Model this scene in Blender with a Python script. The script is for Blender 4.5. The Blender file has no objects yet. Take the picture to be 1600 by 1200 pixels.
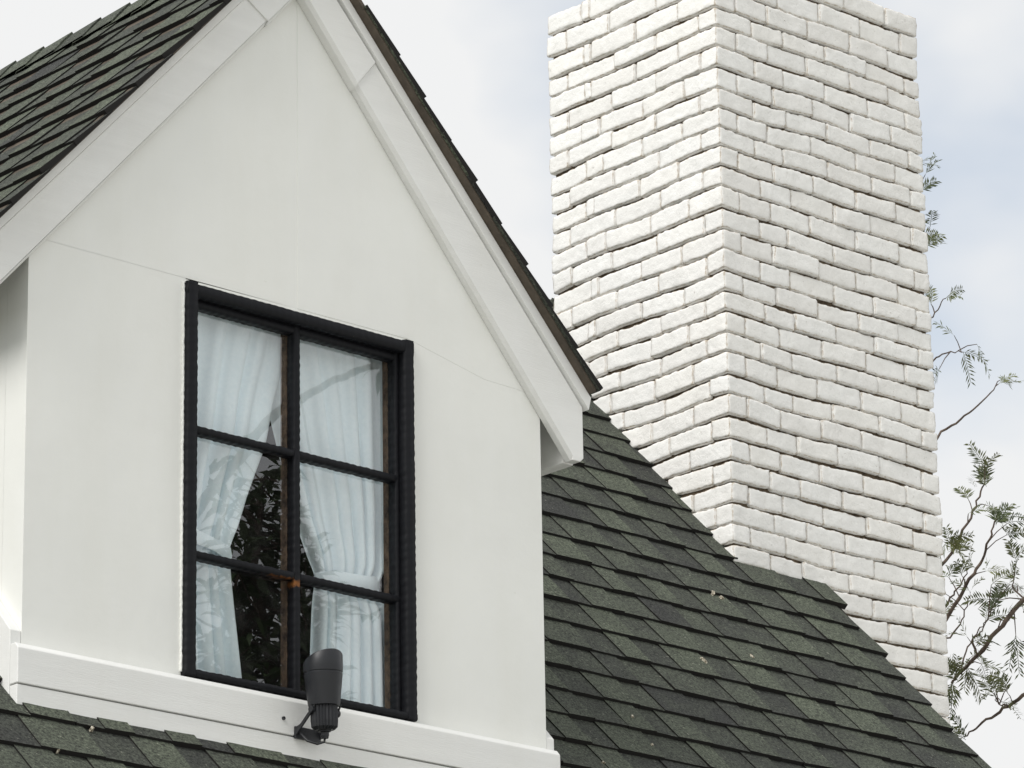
import bpy, bmesh, math, random
from mathutils import Vector, Matrix, noise
import numpy as np

random.seed(7)
sc = bpy.context.scene
COL = sc.collection
R = math.radians

# ------------------------------------------------------------------ camera
YAW, PIT, ROL, FPX = R(42.22), R(18.607), R(-1.012), 6896.0
fw = Vector((math.sin(YAW)*math.cos(PIT), math.cos(YAW)*math.cos(PIT), math.sin(PIT)))
r0 = Vector((math.cos(YAW), -math.sin(YAW), 0)); u0 = r0.cross(fw)
rt = r0*math.cos(ROL) + u0*math.sin(ROL); up = u0*math.cos(ROL) - r0*math.sin(ROL)
CAM = Vector((-7.075, -8.663, 1.6))
cam = bpy.data.cameras.new('camera'); cam.sensor_width = 36; cam.lens = FPX/1600*36
cam.clip_start = 0.1; cam.clip_end = 2000
cobj = bpy.data.objects.new('camera', cam); COL.objects.link(cobj)
cobj.matrix_world = Matrix(((rt.x, up.x, -fw.x, CAM.x), (rt.y, up.y, -fw.y, CAM.y), (rt.z, up.z, -fw.z, CAM.z), (0, 0, 0, 1)))
sc.camera = cobj

def at(px, py, dist):                       # surveyed point: photo pixel + distance from the camera
    d = fw + rt*((px-800)/FPX) - up*((py-600)/FPX)
    return CAM + d.normalized()*dist
def pix(p):
    q = Vector(p)-CAM; z = q.dot(fw)
    return 800+FPX*q.dot(rt)/z, 600-FPX*q.dot(up)/z

# ------------------------------------------------------------------ sky, sun, exposure
SUN_AZ, SUN_EL = R(-98), R(43)             # azimuth from +Y clockwise
w = bpy.data.worlds.new('World'); sc.world = w; w.use_nodes = True
nt = w.node_tree; nt.nodes.clear()
def N(t, **kw):
    n = nt.nodes.new(t)
    for k, v in kw.items(): setattr(n, k, v)
    return n
sky = N('ShaderNodeTexSky', sky_type='NISHITA', sun_disc=False)
sky.sun_elevation = SUN_EL; sky.sun_rotation = SUN_AZ; sky.dust_density = 1.0; sky.ozone_density = 1.0
tc = N('ShaderNodeTexCoord')
n1 = N('ShaderNodeTexNoise'); n1.inputs['Scale'].default_value = 5.5; n1.inputs['Detail'].default_value = 5; n1.inputs['Roughness'].default_value = .5
mp = N('ShaderNodeMapping'); mp.inputs['Location'].default_value = (6.5787, .8575, -3.5956); mp.inputs['Scale'].default_value = (1, 1, 1.6)
ramp = N('ShaderNodeValToRGB'); ramp.color_ramp.elements[0].position = .33; ramp.color_ramp.elements[0].color = (.66, .66, .66, 1)
ramp.color_ramp.elements[1].position = .475; ramp.color_ramp.elements[1].color = (1, 1, 1, 1)
n2 = N('ShaderNodeTexNoise'); n2.inputs['Scale'].default_value = 9; n2.inputs['Detail'].default_value = 4
cl = N('ShaderNodeMixRGB'); cl.inputs[1].default_value = (7.85, 7.95, 8.05, 1); cl.inputs[2].default_value = (8.3, 8.3, 8.25, 1)
mx = N('ShaderNodeMixRGB'); bg = N('ShaderNodeBackground'); bg.inputs['Strength'].default_value = .1
out = N('ShaderNodeOutputWorld')
L = nt.links.new
L(tc.outputs['Generated'], mp.inputs[0]); L(mp.outputs[0], n1.inputs['Vector']); L(mp.outputs[0], n2.inputs['Vector'])
L(n1.outputs['Fac'], ramp.inputs[0]); L(n2.outputs['Fac'], cl.inputs[0])
L(ramp.outputs[0], mx.inputs[0]); tn = N('ShaderNodeMixRGB', blend_type='MULTIPLY'); tn.inputs[0].default_value = 1; tn.inputs[2].default_value = (.60, 1.10, 1.30, 1)
L(sky.outputs[0], tn.inputs[1]); L(tn.outputs[0], mx.inputs[1]); L(cl.outputs[0], mx.inputs[2])
L(mx.outputs[0], bg.inputs[0]); L(bg.outputs[0], out.inputs[0])

sl = bpy.data.lights.new('sun', 'SUN'); sl.energy = 2.6; sl.angle = R(32); sl.color = (1, .975, .945)
so = bpy.data.objects.new('sun', sl); COL.objects.link(so)
sdir = Vector((math.sin(SUN_AZ)*math.cos(SUN_EL), math.cos(SUN_AZ)*math.cos(SUN_EL), math.sin(SUN_EL)))
so.rotation_euler = sdir.to_track_quat('Z', 'Y').to_euler(); so.location = (-6, 0, 14)
sc.view_settings.view_transform = 'Standard'; sc.view_settings.look = 'None'
sc.view_settings.exposure = 0.13; sc.view_settings.gamma = 1

# ------------------------------------------------------------------ materials
def mat(name, col, rough=.6, spec=.3):
    m = bpy.data.materials.new(name); m.use_nodes = True
    b = m.node_tree.nodes['Principled BSDF']
    b.inputs['Base Color'].default_value = (*col, 1); b.inputs['Roughness'].default_value = rough
    b.inputs['Specular IOR Level'].default_value = spec
    return m, m.node_tree, b
def node(t, kind, **inp):
    n = t.nodes.new(kind)
    for k, v in inp.items(): n.inputs[k].default_value = v
    return n
def ramp_(t, a, b, ca, cb):
    n = t.nodes.new('ShaderNodeValToRGB'); e = n.color_ramp.elements
    e[0].position = a; e[1].position = b; e[0].color = ca; e[1].color = cb
    return n
def bump(t, b, height_out, strength, dist):
    n = node(t, 'ShaderNodeBump', Strength=strength, Distance=dist)
    t.links.new(height_out, n.inputs['Height']); t.links.new(n.outputs[0], b.inputs['Normal'])
    return n

def paint_mat(name, col, grain=False, var=.05):
    m, t, b = mat(name, col, .55, .3); k = t.links.new
    tcn = t.nodes.new('ShaderNodeTexCoord')
    mpn = t.nodes.new('ShaderNodeMapping'); k(tcn.outputs['Object'], mpn.inputs[0])
    if grain: mpn.inputs['Scale'].default_value = (1, 6, 14)
    a = node(t, 'ShaderNodeTexNoise', Scale=2.6, Detail=5, Roughness=.6); k(mpn.outputs[0], a.inputs['Vector'])
    c = tuple(x*(1-var) for x in col)
    rp = ramp_(t, .3, .7, (*c, 1), (*col, 1)); k(a.outputs['Fac'], rp.inputs[0])
    # sparse grubby specks
    s = node(t, 'ShaderNodeTexNoise', Scale=38, Detail=3, Roughness=.7); k(tcn.outputs['Object'], s.inputs['Vector'])
    sr = ramp_(t, .70, .80, (0, 0, 0, 1), (.5, .5, .5, 1)); k(s.outputs['Fac'], sr.inputs[0])
    mxn = t.nodes.new('ShaderNodeMixRGB'); k(sr.outputs[0], mxn.inputs[0]); k(rp.outputs[0], mxn.inputs[1])
    mxn.inputs[2].default_value = (col[0]*.72, col[1]*.70, col[2]*.64, 1)
    sm = t.nodes.new('ShaderNodeMapping'); sm.inputs['Scale'].default_value = (3.5, 3.5, .8); k(tcn.outputs['Object'], sm.inputs[0])
    sn = node(t, 'ShaderNodeTexNoise', Scale=1.6, Detail=5, Roughness=.65); k(sm.outputs[0], sn.inputs['Vector'])
    sp = ramp_(t, .42, .72, (1, 1, 1, 1), (.975, .972, .96, 1)); k(sn.outputs['Fac'], sp.inputs[0])
    st_ = t.nodes.new('ShaderNodeMixRGB'); st_.blend_type = 'MULTIPLY'; st_.inputs[0].default_value = 1; k(mxn.outputs[0], st_.inputs[1]); k(sp.outputs[0], st_.inputs[2])
    k(st_.outputs[0], b.inputs['Base Color'])
    h = node(t, 'ShaderNodeTexNoise', Scale=9 if not grain else 30, Detail=6, Roughness=.6); k(mpn.outputs[0], h.inputs['Vector'])
    bump(t, b, h.outputs['Fac'], .35 if not grain else .25, .006 if not grain else .003)
    return m
WALL = paint_mat('wall_paint', (.80, .805, .77))
TRIM = paint_mat('trim_paint', (.785, .787, .765), True)
SOFFIT = paint_mat('soffit_paint', (.78, .77, .73))

def brick_mat():
    m, t, b = mat('painted_brick', (.85, .84, .81), .75, .2); k = t.links.new
    g = t.nodes.new('ShaderNodeNewGeometry'); at_ = t.nodes.new('ShaderNodeAttribute'); at_.attribute_name = 'edge'
    oi = t.nodes.new('ShaderNodeObjectInfo')
    a = node(t, 'ShaderNodeTexNoise', Scale=22, Detail=6, Roughness=.65); k(g.outputs['Position'], a.inputs['Vector'])
    rp = ramp_(t, .3, .7, (.78, .773, .747, 1), (.86, .856, .835, 1)); k(a.outputs['Fac'], rp.inputs[0])
    # a few bricks carry a pinkish or greyer coat
    tint = ramp_(t, 0, 1, (1, 1, 1, 1), (1, 1, 1, 1)); e = tint.color_ramp.elements
    e[0].color = (.95, .94, .93, 1); e[1].color = (1, .99, .975, 1)
    x = tint.color_ramp.elements.new(.55); x.color = (1, 1, 1, 1)
    k(oi.outputs['Random'], tint.inputs[0])
    mu = t.nodes.new('ShaderNodeMixRGB'); mu.blend_type = 'MULTIPLY'; mu.inputs[0].default_value = 1
    k(rp.outputs[0], mu.inputs[1]); k(tint.outputs[0], mu.inputs[2])
    # paint worn off the arrises: tan clay shows in broken lines
    n = node(t, 'ShaderNodeTexNoise', Scale=55, Detail=4, Roughness=.7); k(g.outputs['Position'], n.inputs['Vector'])
    ad = t.nodes.new('ShaderNodeMath'); ad.operation = 'MULTIPLY'; k(at_.outputs['Fac'], ad.inputs[0]); k(n.outputs['Fac'], ad.inputs[1])
    wr = ramp_(t, .32, .54, (0, 0, 0, 1), (.85, .85, .85, 1)); k(ad.outputs[0], wr.inputs[0])
    m2 = t.nodes.new('ShaderNodeMixRGB'); k(wr.outputs[0], m2.inputs[0]); k(mu.outputs[0], m2.inputs[1]); m2.inputs[2].default_value = (.46, .385, .29, 1)
    # small pits
    p = node(t, 'ShaderNodeTexNoise', Scale=95, Detail=2, Roughness=.5); k(g.outputs['Position'], p.inputs['Vector'])
    pr = ramp_(t, .71, .77, (0, 0, 0, 1), (.5, .5, .5, 1)); k(p.outputs['Fac'], pr.inputs[0])
    m3 = t.nodes.new('ShaderNodeMixRGB'); k(pr.outputs[0], m3.inputs[0]); k(m2.outputs[0], m3.inputs[1]); m3.inputs[2].default_value = (.52, .49, .43, 1)
    k(m3.outputs[0], b.inputs['Base Color'])
    h = node(t, 'ShaderNodeTexNoise', Scale=42, Detail=7, Roughness=.68); k(g.outputs['Position'], h.inputs['Vector'])
    sb = t.nodes.new('ShaderNodeMath'); sb.operation = 'SUBTRACT'; k(h.outputs['Fac'], sb.inputs[0]); k(pr.outputs[0], sb.inputs[1])
    bump(t, b, sb.outputs[0], .6, .007)
    return m
BRICK = brick_mat()
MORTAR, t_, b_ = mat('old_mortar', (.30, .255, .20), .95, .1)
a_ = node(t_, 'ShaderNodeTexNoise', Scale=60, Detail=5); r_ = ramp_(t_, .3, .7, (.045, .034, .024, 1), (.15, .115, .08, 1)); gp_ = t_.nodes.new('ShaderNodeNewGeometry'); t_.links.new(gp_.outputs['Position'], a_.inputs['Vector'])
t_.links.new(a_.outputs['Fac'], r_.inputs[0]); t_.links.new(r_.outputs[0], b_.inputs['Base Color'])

def shingle_mat():
    m, t, b = mat('asphalt_shingle', (.07, .08, .065), .85, .35); k = t.links.new
    g = t.nodes.new('ShaderNodeNewGeometry'); oi = t.nodes.new('ShaderNodeObjectInfo')
    at_ = t.nodes.new('ShaderNodeAttribute'); at_.attribute_name = 'tone'
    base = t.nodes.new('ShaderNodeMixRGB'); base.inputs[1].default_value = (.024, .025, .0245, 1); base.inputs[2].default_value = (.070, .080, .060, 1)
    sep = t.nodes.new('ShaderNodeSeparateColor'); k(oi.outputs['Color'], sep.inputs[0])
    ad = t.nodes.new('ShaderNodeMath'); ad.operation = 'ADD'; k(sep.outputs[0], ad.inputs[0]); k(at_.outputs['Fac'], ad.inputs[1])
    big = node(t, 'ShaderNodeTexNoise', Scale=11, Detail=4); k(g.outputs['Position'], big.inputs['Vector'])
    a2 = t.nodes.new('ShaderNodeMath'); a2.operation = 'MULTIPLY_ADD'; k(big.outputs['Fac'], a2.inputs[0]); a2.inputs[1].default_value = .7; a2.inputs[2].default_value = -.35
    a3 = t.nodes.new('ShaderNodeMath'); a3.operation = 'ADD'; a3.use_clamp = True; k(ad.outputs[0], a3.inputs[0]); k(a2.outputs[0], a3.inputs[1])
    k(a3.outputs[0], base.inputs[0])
    gr = node(t, 'ShaderNodeTexNoise', Scale=120, Detail=4, Roughness=.85); k(g.outputs['Position'], gr.inputs['Vector'])
    gp = ramp_(t, .36, .66, (.15, .15, .15, 1), (2.7, 2.73, 2.55, 1)); k(gr.outputs['Fac'], gp.inputs[0])
    mu = t.nodes.new('ShaderNodeMixRGB'); mu.blend_type = 'MULTIPLY'; mu.inputs[0].default_value = 1; k(base.outputs[0], mu.inputs[1]); k(gp.outputs[0], mu.inputs[2])
    # pale granules and lichen flecks
    fl = node(t, 'ShaderNodeTexNoise', Scale=120, Detail=2, Roughness=.6); k(g.outputs['Position'], fl.inputs['Vector'])
    fr = ramp_(t, .70, .76, (0, 0, 0, 1), (.7, .7, .7, 1)); k(fl.outputs['Fac'], fr.inputs[0])
    m2 = t.nodes.new('ShaderNodeMixRGB'); k(fr.outputs[0], m2.inputs[0]); k(mu.outputs[0], m2.inputs[1]); m2.inputs[2].default_value = (.42, .40, .34, 1)
    k(m2.outputs[0], b.inputs['Base Color'])
    bump(t, b, gr.outputs['Fac'], .9, .004)
    return m
SHINGLE = shingle_mat()
LICHEN, t_, b_ = mat('pale_lichen', (.45, .40, .31), .95, .1)
a_ = node(t_, 'ShaderNodeTexNoise', Scale=160, Detail=4); r_ = ramp_(t_, .40, .6, (.16, .14, .10, 1), (.62, .57, .47, 1)); gp_ = t_.nodes.new('ShaderNodeNewGeometry')
t_.links.new(gp_.outputs['Position'], a_.inputs['Vector']); t_.links.new(a_.outputs['Fac'], r_.inputs[0]); t_.links.new(r_.outputs[0], b_.inputs['Base Color'])
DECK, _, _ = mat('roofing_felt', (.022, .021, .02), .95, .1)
DRIP, t_, b_ = mat('brown_drip_edge', (.085, .068, .05), .6, .3)
a_ = node(t_, 'ShaderNodeTexNoise', Scale=18, Detail=6, Roughness=.7); r_ = ramp_(t_, .3, .7, (.055, .045, .035, 1), (.125, .10, .075, 1)); gp_ = t_.nodes.new('ShaderNodeNewGeometry'); t_.links.new(gp_.outputs['Position'], a_.inputs['Vector'])
t_.links.new(a_.outputs['Fac'], r_.inputs[0]); t_.links.new(r_.outputs[0], b_.inputs['Base Color'])

def frame_mat():
    m, t, b = mat('black_gloss_paint', (.008, .0085, .010), .55, .18); k = t.links.new
    g = t.nodes.new('ShaderNodeNewGeometry')
    n = node(t, 'ShaderNodeTexNoise', Scale=60, Detail=5, Roughness=.7); k(g.outputs['Position'], n.inputs['Vector'])
    r = ramp_(t, .70, .76, (.007, .0075, .0095, 1), (.09, .075, .06, 1)); k(n.outputs['Fac'], r.inputs[0])
    # rust patch round the crossing of the lower bar
    d = t.nodes.new('ShaderNodeVectorMath'); d.operation = 'SUBTRACT'; k(g.outputs['Position'], d.inputs[0]); d.inputs[1].default_value = (-.03, .02, 4.822)
    sc_ = t.nodes.new('ShaderNodeVectorMath'); sc_.operation = 'MULTIPLY'; k(d.outputs[0], sc_.inputs[0]); sc_.inputs[1].default_value = (6, 8, 42)
    ln = t.nodes.new('ShaderNodeVectorMath'); ln.operation = 'LENGTH'; k(sc_.outputs[0], ln.inputs[0])
    ad = t.nodes.new('ShaderNodeMath'); ad.operation = 'ADD'; k(ln.outputs['Value'], ad.inputs[0]); k(n.outputs['Fac'], ad.inputs[1])
    rr = ramp_(t, .70, 1.05, (1, 1, 1, 1), (0, 0, 0, 1)); k(ad.outputs[0], rr.inputs[0])
    mxn = t.nodes.new('ShaderNodeMixRGB'); k(rr.outputs[0], mxn.inputs[0]); k(r.outputs[0], mxn.inputs[1]); mxn.inputs[2].default_value = (.22, .085, .022, 1)
    k(mxn.outputs[0], b.inputs['Base Color'])
    bump(t, b, n.outputs['Fac'], .35, .003)
    return m
FRAME = frame_mat()
SASH, t_, b_ = mat('weathered_brown_sash', (.10, .065, .04), .7, .25)
a_ = node(t_, 'ShaderNodeTexNoise', Scale=35, Detail=6, Roughness=.7); r_ = ramp_(t_, .35, .7, (.035, .022, .015, 1), (.20, .13, .085, 1)); gp_ = t_.nodes.new('ShaderNodeNewGeometry'); t_.links.new(gp_.outputs['Position'], a_.inputs['Vector'])
t_.links.new(a_.outputs['Fac'], r_.inputs[0]); t_.links.new(r_.outputs[0], b_.inputs['Base Color'])
LAMP, t_, b_ = mat('black_satin_plastic', (.014, .015, .018), .42, .45)
a_ = node(t_, 'ShaderNodeTexNoise', Scale=40, Detail=4); r_ = ramp_(t_, .3, .7, (.36, .36, .36, 1), (.5, .5, .5, 1)); gp_ = t_.nodes.new('ShaderNodeNewGeometry'); t_.links.new(gp_.outputs['Position'], a_.inputs['Vector'])
t_.links.new(a_.outputs['Fac'], r_.inputs[0]); t_.links.new(r_.outputs[0], b_.inputs['Roughness'])
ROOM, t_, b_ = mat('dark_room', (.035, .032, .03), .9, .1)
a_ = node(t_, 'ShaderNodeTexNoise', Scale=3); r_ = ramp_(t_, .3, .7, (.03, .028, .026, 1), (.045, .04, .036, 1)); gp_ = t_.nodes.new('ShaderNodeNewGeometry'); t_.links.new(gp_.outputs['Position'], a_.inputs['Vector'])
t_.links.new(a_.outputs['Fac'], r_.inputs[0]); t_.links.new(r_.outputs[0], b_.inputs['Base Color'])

def glass_mat():
    m = bpy.data.materials.new('window_glass'); m.use_nodes = True; t = m.node_tree; t.nodes.clear(); k = t.links.new
    o = t.nodes.new('ShaderNodeOutputMaterial'); mixs = t.nodes.new('ShaderNodeMixShader')
    tr = t.nodes.new('ShaderNodeBsdfTransparent'); tr.inputs[0].default_value = (.93, .95, .94, 1)
    gl = t.nodes.new('ShaderNodeBsdfGlossy'); gl.inputs['Roughness'].default_value = .0; gl.inputs['Color'].default_value = (.95, .97, 1, 1)
    g = t.nodes.new('ShaderNodeNewGeometry')
    dt = t.nodes.new('ShaderNodeVectorMath'); dt.operation = 'DOT_PRODUCT'; k(g.outputs['Incoming'], dt.inputs[0]); k(g.outputs['Normal'], dt.inputs[1])
    def mth(op, a, b):
        n_ = t.nodes.new('ShaderNodeMath'); n_.operation = op
        for i_, v_ in enumerate((a, b)):
            if v_ is None: continue
            if isinstance(v_, (int, float)): n_.inputs[i_].default_value = v_
            else: k(v_, n_.inputs[i_])
        return n_.outputs[0]
    fr_ = mth('ADD', mth('MULTIPLY', mth('POWER', mth('SUBTRACT', 1, mth('ABSOLUTE', dt.outputs['Value'], None)), 5), .86), .135)
    n = node(t, 'ShaderNodeTexNoise', Scale=5, Detail=2); k(g.outputs['Position'], n.inputs['Vector'])
    bp = node(t, 'ShaderNodeBump', Strength=.012, Distance=.01); k(n.outputs['Fac'], bp.inputs['Height']); k(bp.outputs[0], gl.inputs['Normal'])
    # thin dusty film on the pane
    df = t.nodes.new('ShaderNodeBsdfDiffuse'); df.inputs[0].default_value = (.5, .5, .48, 1)
    n2 = node(t, 'ShaderNodeTexNoise', Scale=14, Detail=6, Roughness=.7); k(g.outputs['Position'], n2.inputs['Vector'])
    dr = ramp_(t, .45, .8, (.008, .008, .008, 1), (.06, .06, .06, 1)); k(n2.outputs['Fac'], dr.inputs[0])
    m2 = t.nodes.new('ShaderNodeMixShader'); k(dr.outputs[0], m2.inputs[0]); k(tr.outputs[0], m2.inputs[1]); k(df.outputs[0], m2.inputs[2])
    k(fr_, mixs.inputs[0]); k(m2.outputs[0], mixs.inputs[1]); k(gl.outputs[0], mixs.inputs[2]); k(mixs.outputs[0], o.inputs[0])
    return m
GLASS = glass_mat()
CURT, t_, b_ = mat('voile_sky_tint', (.86, .87, .87), .8, .1)
a_ = node(t_, 'ShaderNodeTexNoise', Scale=90, Detail=3); bump(t_, b_, a_.outputs['Fac'], .15, .002); gp_ = t_.nodes.new('ShaderNodeNewGeometry'); t_.links.new(gp_.outputs['Position'], a_.inputs['Vector'])
r_ = ramp_(t_, .3, .7, (.80, .885, .93, 1), (.86, .93, .965, 1)); t_.links.new(a_.outputs['Fac'], r_.inputs[0]); t_.links.new(r_.outputs[0], b_.inputs['Base Color'])  # blue of the sky reflected in the panes is put into the cloth colour

def leaf_mat(name, c1, c2, trans=.25):
    m, t, b = mat(name, c1, .55, .3); k = t.links.new
    a = node(t, 'ShaderNodeTexNoise', Scale=7, Detail=3); g = t.nodes.new('ShaderNodeNewGeometry'); k(g.outputs['Position'], a.inputs['Vector'])
    r = ramp_(t, .3, .7, (*c1, 1), (*c2, 1)); k(a.outputs['Fac'], r.inputs[0]); k(r.outputs[0], b.inputs['Base Color'])
    return m
FEATHER = leaf_mat('feathery_leaf', (.05, .07, .03), (.15, .16, .06))
BROAD = leaf_mat('broad_leaf', (.03, .055, .02), (.06, .09, .03))
BARK, t_, b_ = mat('bark', (.11, .085, .07), .9, .1)
a_ = node(t_, 'ShaderNodeTexNoise', Scale=30, Detail=5); r_ = ramp_(t_, .3, .7, (.06, .045, .038, 1), (.16, .125, .10, 1)); gp_ = t_.nodes.new('ShaderNodeNewGeometry'); t_.links.new(gp_.outputs['Position'], a_.inputs['Vector'])
t_.links.new(a_.outputs['Fac'], r_.inputs[0]); t_.links.new(r_.outputs[0], b_.inputs['Base Color'])
GROUND, t_, b_ = mat('garden_ground', (.16, .16, .10), .95, .1)
a_ = node(t_, 'ShaderNodeTexNoise', Scale=1.5, Detail=8); r_ = ramp_(t_, .35, .65, (.08, .11, .045, 1), (.24, .21, .15, 1)); gp_ = t_.nodes.new('ShaderNodeNewGeometry'); t_.links.new(gp_.outputs['Position'], a_.inputs['Vector'])
t_.links.new(a_.outputs['Fac'], r_.inputs[0]); t_.links.new(r_.outputs[0], b_.inputs['Base Color'])
BOUNCE, t_, b_ = mat('pale_bounce_ground', (.42, .40, .36), .9, .1)  # reflector colour, kept bright to throw light back up
a_ = node(t_, 'ShaderNodeTexNoise', Scale=4, Detail=8); r_ = ramp_(t_, .3, .7, (.50, .49, .46, 1), (.62, .61, .58, 1)); gp_ = t_.nodes.new('ShaderNodeNewGeometry'); t_.links.new(gp_.outputs['Position'], a_.inputs['Vector'])
t_.links.new(a_.outputs['Fac'], r_.inputs[0]); t_.links.new(r_.outputs[0], b_.inputs['Base Color'])

# ------------------------------------------------------------------ mesh helpers
def mesh_obj(name, verts, faces, m, parent=None, smooth=False, loc=None):
    me = bpy.data.meshes.new(name); me.from_pydata([tuple(v) for v in verts], [], faces); me.update()
    if m: me.materials.append(m)
    if smooth: me.polygons.foreach_set('use_smooth', [True]*len(me.polygons))
    o = bpy.data.objects.new(name, me); COL.objects.link(o); o.parent = parent
    if loc: o.location = loc
    return o
def fix_normals(o):
    bm = bmesh.new(); bm.from_mesh(o.data); bmesh.ops.recalc_face_normals(bm, faces=bm.faces); bm.to_mesh(o.data); bm.free()
def bevel(o, wd=.004, seg=2):
    md = o.modifiers.new('bevel', 'BEVEL'); md.width = wd; md.segments = seg; md.limit_method = 'ANGLE'; md.angle_limit = R(40)
    return o
def prism_xz(name, poly, y0, y1, m, parent=None, bev=0):
    n = len(poly); v = [(x, y0, z) for x, z in poly] + [(x, y1, z) for x, z in poly]
    f = [tuple(range(n)), tuple(range(2*n-1, n-1, -1))] + [(i, i+n, (i+1) % n+n, (i+1) % n) for i in range(n)]
    o = mesh_obj(name, v, f, m, parent); fix_normals(o)
    if bev: bevel(o, bev)
    return o
def prism_yz(name, poly, x0, x1, m, parent=None, bev=0):
    n = len(poly); v = [(x0, y, z) for y, z in poly] + [(x1, y, z) for y, z in poly]
    f = [tuple(range(n)), tuple(range(2*n-1, n-1, -1))] + [(i, i+n, (i+1) % n+n, (i+1) % n) for i in range(n)]
    o = mesh_obj(name, v, f, m, parent); fix_normals(o)
    if bev: bevel(o, bev)
    return o
def box(name, x0, x1, y0, y1, z0, z1, m, parent=None, bev=0):
    return prism_xz(name, [(x0, z0), (x1, z0), (x1, z1), (x0, z1)], y0, y1, m, parent, bev)
def thing(name, label, cat, loc, group=None):
    o = bpy.data.objects.new(name, None); COL.objects.link(o); o.location = loc; o.empty_display_size = .2
    o['label'] = label; o['category'] = cat
    if group: o['group'] = group
    return o
def sx(x): return x*.65                      # survey units to metres
def sz(z): return 1.6+(z-1.6)*.65

# ------------------------------------------------------------------ ground
g_ = mesh_obj('ground', [(-300, -300, 0), (300, -300, 0), (300, 300, 0), (-300, 300, 0)], [(0, 1, 2, 3)], GROUND); g_['kind'] = 'structure'
p_ = mesh_obj('bounce_ground', [(-26, -34, .02), (22, -34, .02), (22, 14, .02), (-26, 14, .02)], [(0, 1, 2, 3)], BOUNCE); p_['kind'] = 'structure'  # unseen pale sheet added to bounce light onto the front wall and soffits

# ------------------------------------------------------------------ house
house = thing('house', 'white cottage with dark green shingle roof, gabled dormer and white brick chimney', 'house', (0, 0, 0))
TS = math.tan(R(48)); Y0, Z0 = -.026, sz(5.81)          # main roof: z = Z0 + TS*(y-Y0)
def roof_z(y): return Z0 + TS*(y-Y0)
RIDGE_Y = sx(3.545); RIDGE_Z = roof_z(RIDGE_Y); EAVE_Y = -1.55; XR, XL = 3.215, -4.6
BACK_Y = 2*RIDGE_Y-EAVE_Y
WX0, WX1 = sx(-1.345), sx(1.368)                        # dormer wall
box('wall', XL+.25, XR-.2, EAVE_Y+.35, BACK_Y-.35, 0, roof_z(EAVE_Y+.35)-.16, WALL, house)
prism_yz('gable_wall', [(EAVE_Y+.35, roof_z(EAVE_Y+.35)-.17), (BACK_Y-.35, roof_z(EAVE_Y+.35)-.17), (RIDGE_Y, RIDGE_Z-.17)], XR-.32, XR-.2, WALL, house)
prism_yz('gable_wall', [(EAVE_Y+.35, roof_z(EAVE_Y+.35)-.17), (BACK_Y-.35, roof_z(EAVE_Y+.35)-.17), (RIDGE_Y, RIDGE_Z-.17)], XL+.25, XL+.37, WALL, house)
# main roof deck in pieces round the dormer opening
main_roof = bpy.data.objects.new('main_roof', None); COL.objects.link(main_roof); main_roof.parent = house
def deck(x0, x1, y0, y1, flip=False):
    th = .05
    def z(y): return (RIDGE_Z - TS*(y-RIDGE_Y) if flip else roof_z(y)) - .006
    o = prism_yz('deck', [(y0, z(y0)), (y1, z(y1)), (y1, z(y1)-th), (y0, z(y0)-th)], x0, x1, DECK, main_roof)
    return o
deck(XL, WX0+.02, EAVE_Y, RIDGE_Y); deck(WX1-.02, XR, EAVE_Y, RIDGE_Y)
deck(WX0+.021, WX1-.021, EAVE_Y, -.01); deck(WX0+.021, WX1-.021, 2.0, RIDGE_Y)
deck(XL, XR, RIDGE_Y+.002, BACK_Y, True)
for x0, x1 in ((XR-.03, XR-.004), (XL+.004, XL+.03)):
    prism_yz('rake_board', [(EAVE_Y, roof_z(EAVE_Y)-.06), (RIDGE_Y, RIDGE_Z-.06), (RIDGE_Y, RIDGE_Z-.2), (EAVE_Y, roof_z(EAVE_Y)-.2)], x0, x1, TRIM, house)

# --- dormer walls: panels with faint joints
def zr_front(x):                              # underside line of the barge boards (right / left)
    return sz(9.135-1.163*x/.65) if x > 0 else sz(9.135+1.115*x/.65)
dwall = bpy.data.objects.new('dormer_wall', None); COL.objects.link(dwall); dwall.parent = house
FX0, FX1, FZ0, FZ1 = sx(-.577), sx(.630), sz(6.07), sz(7.716)      # window frame outline
HX0, HX1, HZ1 = FX0+.008, FX1-.008, FZ1-.008
zj = sz(7.735)                                # horizontal board joint just above the window head
def panel(poly, dy): 
    return prism_xz('wall_panel', poly, dy, .09, WALL, dwall, .0005)
xs = .012
zt = lambda x: zr_front(x)+.06
panel([(WX0, 4.2), (HX0, 4.2), (HX0, zj), (WX0, zj)], .0005)
panel([(HX1, 4.2), (WX1, 4.2), (WX1, zt(WX1)), (HX1+.28, zj-.058), (HX1, zj)], 0)
panel([(HX0+.0005, HZ1), (HX1-.0005, HZ1), (HX1-.0005, zj), (HX0+.0005, zj)], .001)
panel([(HX0+.0005, 4.2), (HX1-.0005, 4.2), (HX1-.0005, FZ0+.01), (HX0+.0005, FZ0+.01)], .001)
panel([(WX0, zj), (xs, zj), (xs, zt(xs)), (WX0, zt(WX0))], .0009)
panel([(xs, zj), (HX1, zj), (HX1+.28, zj-.058), (WX1, zt(WX1)), (xs, zt(xs))], -.0004)
# side walls
for x0, x1, xm in ((WX0, WX0+.09, -1), (WX1-.09, WX1, 1)):
    prism_yz('dormer_side_wall', [(.091, 4.3), (.091, zt(WX0)-.03), (1.9, zt(WX0)-.03), (1.9, 4.3)], x0+.0005, x1-.0005, WALL, house)
# room behind the window
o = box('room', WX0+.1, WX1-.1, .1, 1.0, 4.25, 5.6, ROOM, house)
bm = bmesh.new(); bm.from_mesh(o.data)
bmesh.ops.delete(bm, geom=[f for f in bm.faces if abs(f.calc_center_median().y-.1) < 1e-4], context='FACES'); bm.to_mesh(o.data); bm.free()

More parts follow.
